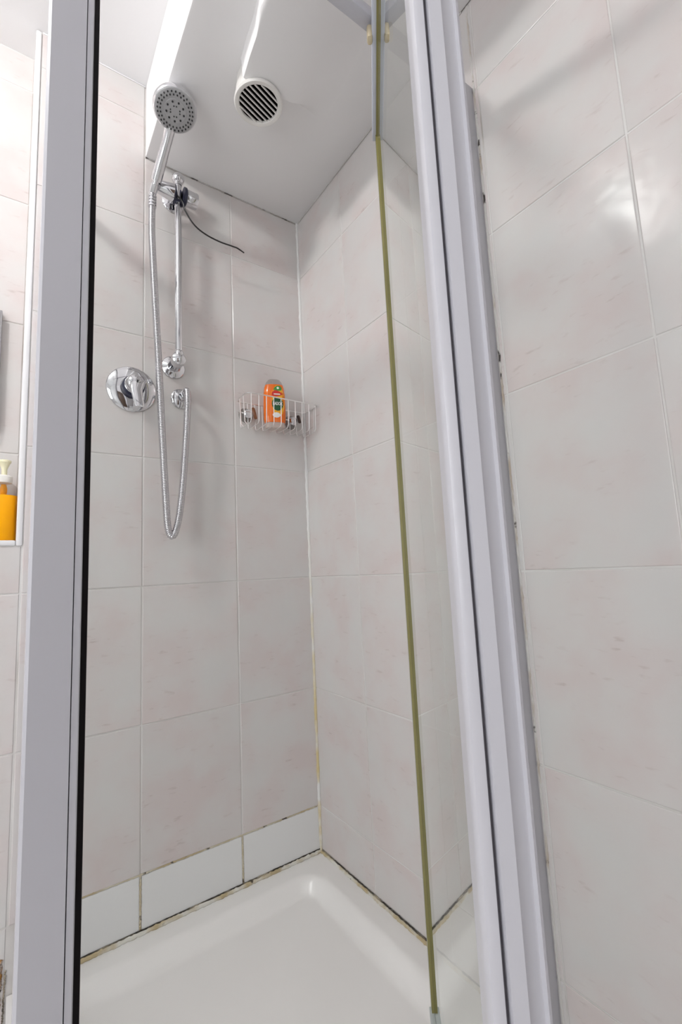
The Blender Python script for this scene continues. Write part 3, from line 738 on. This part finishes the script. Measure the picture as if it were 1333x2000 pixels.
# ------------------------------------------------------------------ soap pump on the ledge
def soap():
    c = Vector((-0.7795, 0.040, 0.8997)); s = thing('soap_dispenser', 'clear pump bottle of amber liquid soap on the recess ledge', 'soap bottle', loc=c)
    bm = bmesh.new(); lathe(bm, [(0.0290, 0.0), (0.0305, 0.003), (0.0305, 0.1005), (0.0295, 0.102)], (0, 0, 0), (0, 0, 1), 36); tag(link('liquid', bm, M['soap'], s, smooth=True), 'amber liquid soap')
    bm = bmesh.new(); lathe(bm, [(0.0305, 0.1008), (0.0305, 0.116), (0.027, 0.124), (0.019, 0.131), (0.0165, 0.134)], (0, 0, 0), (0, 0, 1), 36, cap=False); link('bottle_shoulder', bm, M['cup'], s, smooth=True)
    bm = bmesh.new(); lathe(bm, [(0.0175, 0.132), (0.0180, 0.134), (0.0180, 0.146), (0.0150, 0.149), (0.007, 0.151)], (0, 0, 0), (0, 0, 1), 32); link('screw_collar', bm, M['pumpw'], s, smooth=True)
    bm = bmesh.new(); lathe(bm, [(0.0055, 0.149), (0.0055, 0.164), (0.0105, 0.178), (0.0125, 0.180), (0.0125, 0.184), (0.010, 0.1855)], (0.0015, 0, 0), (0, 0, 1), 28)
    tube(bm, [(0.003, 0, 0.181), (-0.018, -0.004, 0.182), (-0.034, -0.007, 0.179), (-0.040, -0.008, 0.172)], [0.0055, 0.005, 0.0042, 0.0035], 12); link('pump_head', bm, M['pump'], s, smooth=True)
    bm = bmesh.new(); lathe(bm, [(0.004, 0.1025), (0.0065, 0.108), (0.0070, 0.118), (0.0050, 0.129)], (0.0015, 0, 0), (0, 0, 1), 20); tag(link('pump_stem', bm, M['soap'], s, smooth=True), 'amber pump chamber seen through the neck')
soap()
# grey framed panel on the recess wall, only its right edge is in view
pn = thing('framed_mirror', 'grey framed panel on the recess wall at the far left', 'mirror', loc=(-0.98, 0.084, 1.16))
bm = bmesh.new(); box(bm, -0.17, 0.17, -0.012, -0.001, 0.012, 0.288); link('mirror_glass', bm, M['mirror'], pn)
for x0, x1, z0, z1 in ((0.172, 0.184, 0, 0.300), (-0.184, -0.172, 0, 0.300), (-0.172, 0.172, 0, 0.012), (-0.172, 0.172, 0.288, 0.300)):
    boxo('frame_bar', M['greyframe'], pn, x0, x1, -0.018, -0.001, z0, z1, bev=0.002)

# ------------------------------------------------------------------ ceiling spotlights (out of view, they light the room)
def ceiling_light(pos, strength, label):
    t = thing('ceiling_light', label, 'light', loc=pos)
    bm = bmesh.new(); lathe(bm, [(0.046, 0.0), (0.046, 0.012), (0.040, 0.016), (0.0, 0.016)], (0, 0, 0), (0, 0, -1), 40); link('base', bm, M['trim'], t, smooth=True)
    e = bpy.data.materials.new('lamp_glow'); e.use_nodes = True; N, L = e.node_tree.nodes, e.node_tree.links; N.clear()
    em = N.new('ShaderNodeEmission'); em.inputs[0].default_value = (1.0, 0.985, 0.975, 1); em.inputs[1].default_value = strength
    out = N.new('ShaderNodeOutputMaterial'); L.new(em.outputs[0], out.inputs[0])
    bm = bmesh.new(); lathe(bm, [(0.030, 0.0165), (0.046, 0.026), (0.056, 0.042), (0.058, 0.056), (0.053, 0.074), (0.040, 0.090), (0.020, 0.100), (0.0, 0.102)], (0, 0, 0), (0, 0, -1), 32); link('globe', bm, e, t, smooth=True)
ceiling_light(LAMP_POS, LAMP_STRENGTH, 'opal glass globe light on the ceiling left of the bulkhead')
def fill_pane():  # unseen pane with window bars, added to fill the room with soft light
    y0, y1, z0, z1, x = -2.0, -0.95, 0.55, 1.75, XL
    e = bpy.data.materials.new('fill_pane_glow'); e.use_nodes = True; N, L = e.node_tree.nodes, e.node_tree.links; N.clear()
    em = N.new('ShaderNodeEmission'); em.inputs[0].default_value = (0.96, 0.975, 1.0, 1); em.inputs[1].default_value = FILL_STRENGTH
    out = N.new('ShaderNodeOutputMaterial'); L.new(em.outputs[0], out.inputs[0])
    wn = tag(boxo('fill_pane_1', e, None, x+0.001, x+0.006, y0, y1, z0, z1), 'added glowing fill pane, framed like a window, on the left wall', 'window', kind='structure')
    for a in ((y0-0.05, y0, z0-0.05, z1+0.05), (y1, y1+0.05, z0-0.05, z1+0.05), (y0, y1, z0-0.05, z0), (y0, y1, z1, z1+0.05), ((y0+y1)/2-0.02, (y0+y1)/2+0.02, z0, z1)):
        boxo('fill_pane_frame', M['trim'], wn, x+0.0005, x+0.035, a[0], a[1], a[2], a[3])
fill_pane()
# dark door added behind the viewer to give the chrome dark reflections
dr = tag(boxo('reflection_door_1', M['reflection_dark'], None, -1.15, -0.35, YF+0.0005, YF+0.03, FLOOR, 1.82, bev=0.003), 'added dark door behind the viewer for the chrome to reflect', 'door', kind='structure')
bm = bmesh.new(); lathe(bm, [(0.012, 0.0), (0.012, 0.03), (0.024, 0.04), (0.026, 0.055), (0.015, 0.066), (0, 0.067)], (-1.08, YF+0.03, 0.84), (0, 1, 0), 24)
link('reflection_door_knob', bm, M['chrome'], dr, smooth=True)
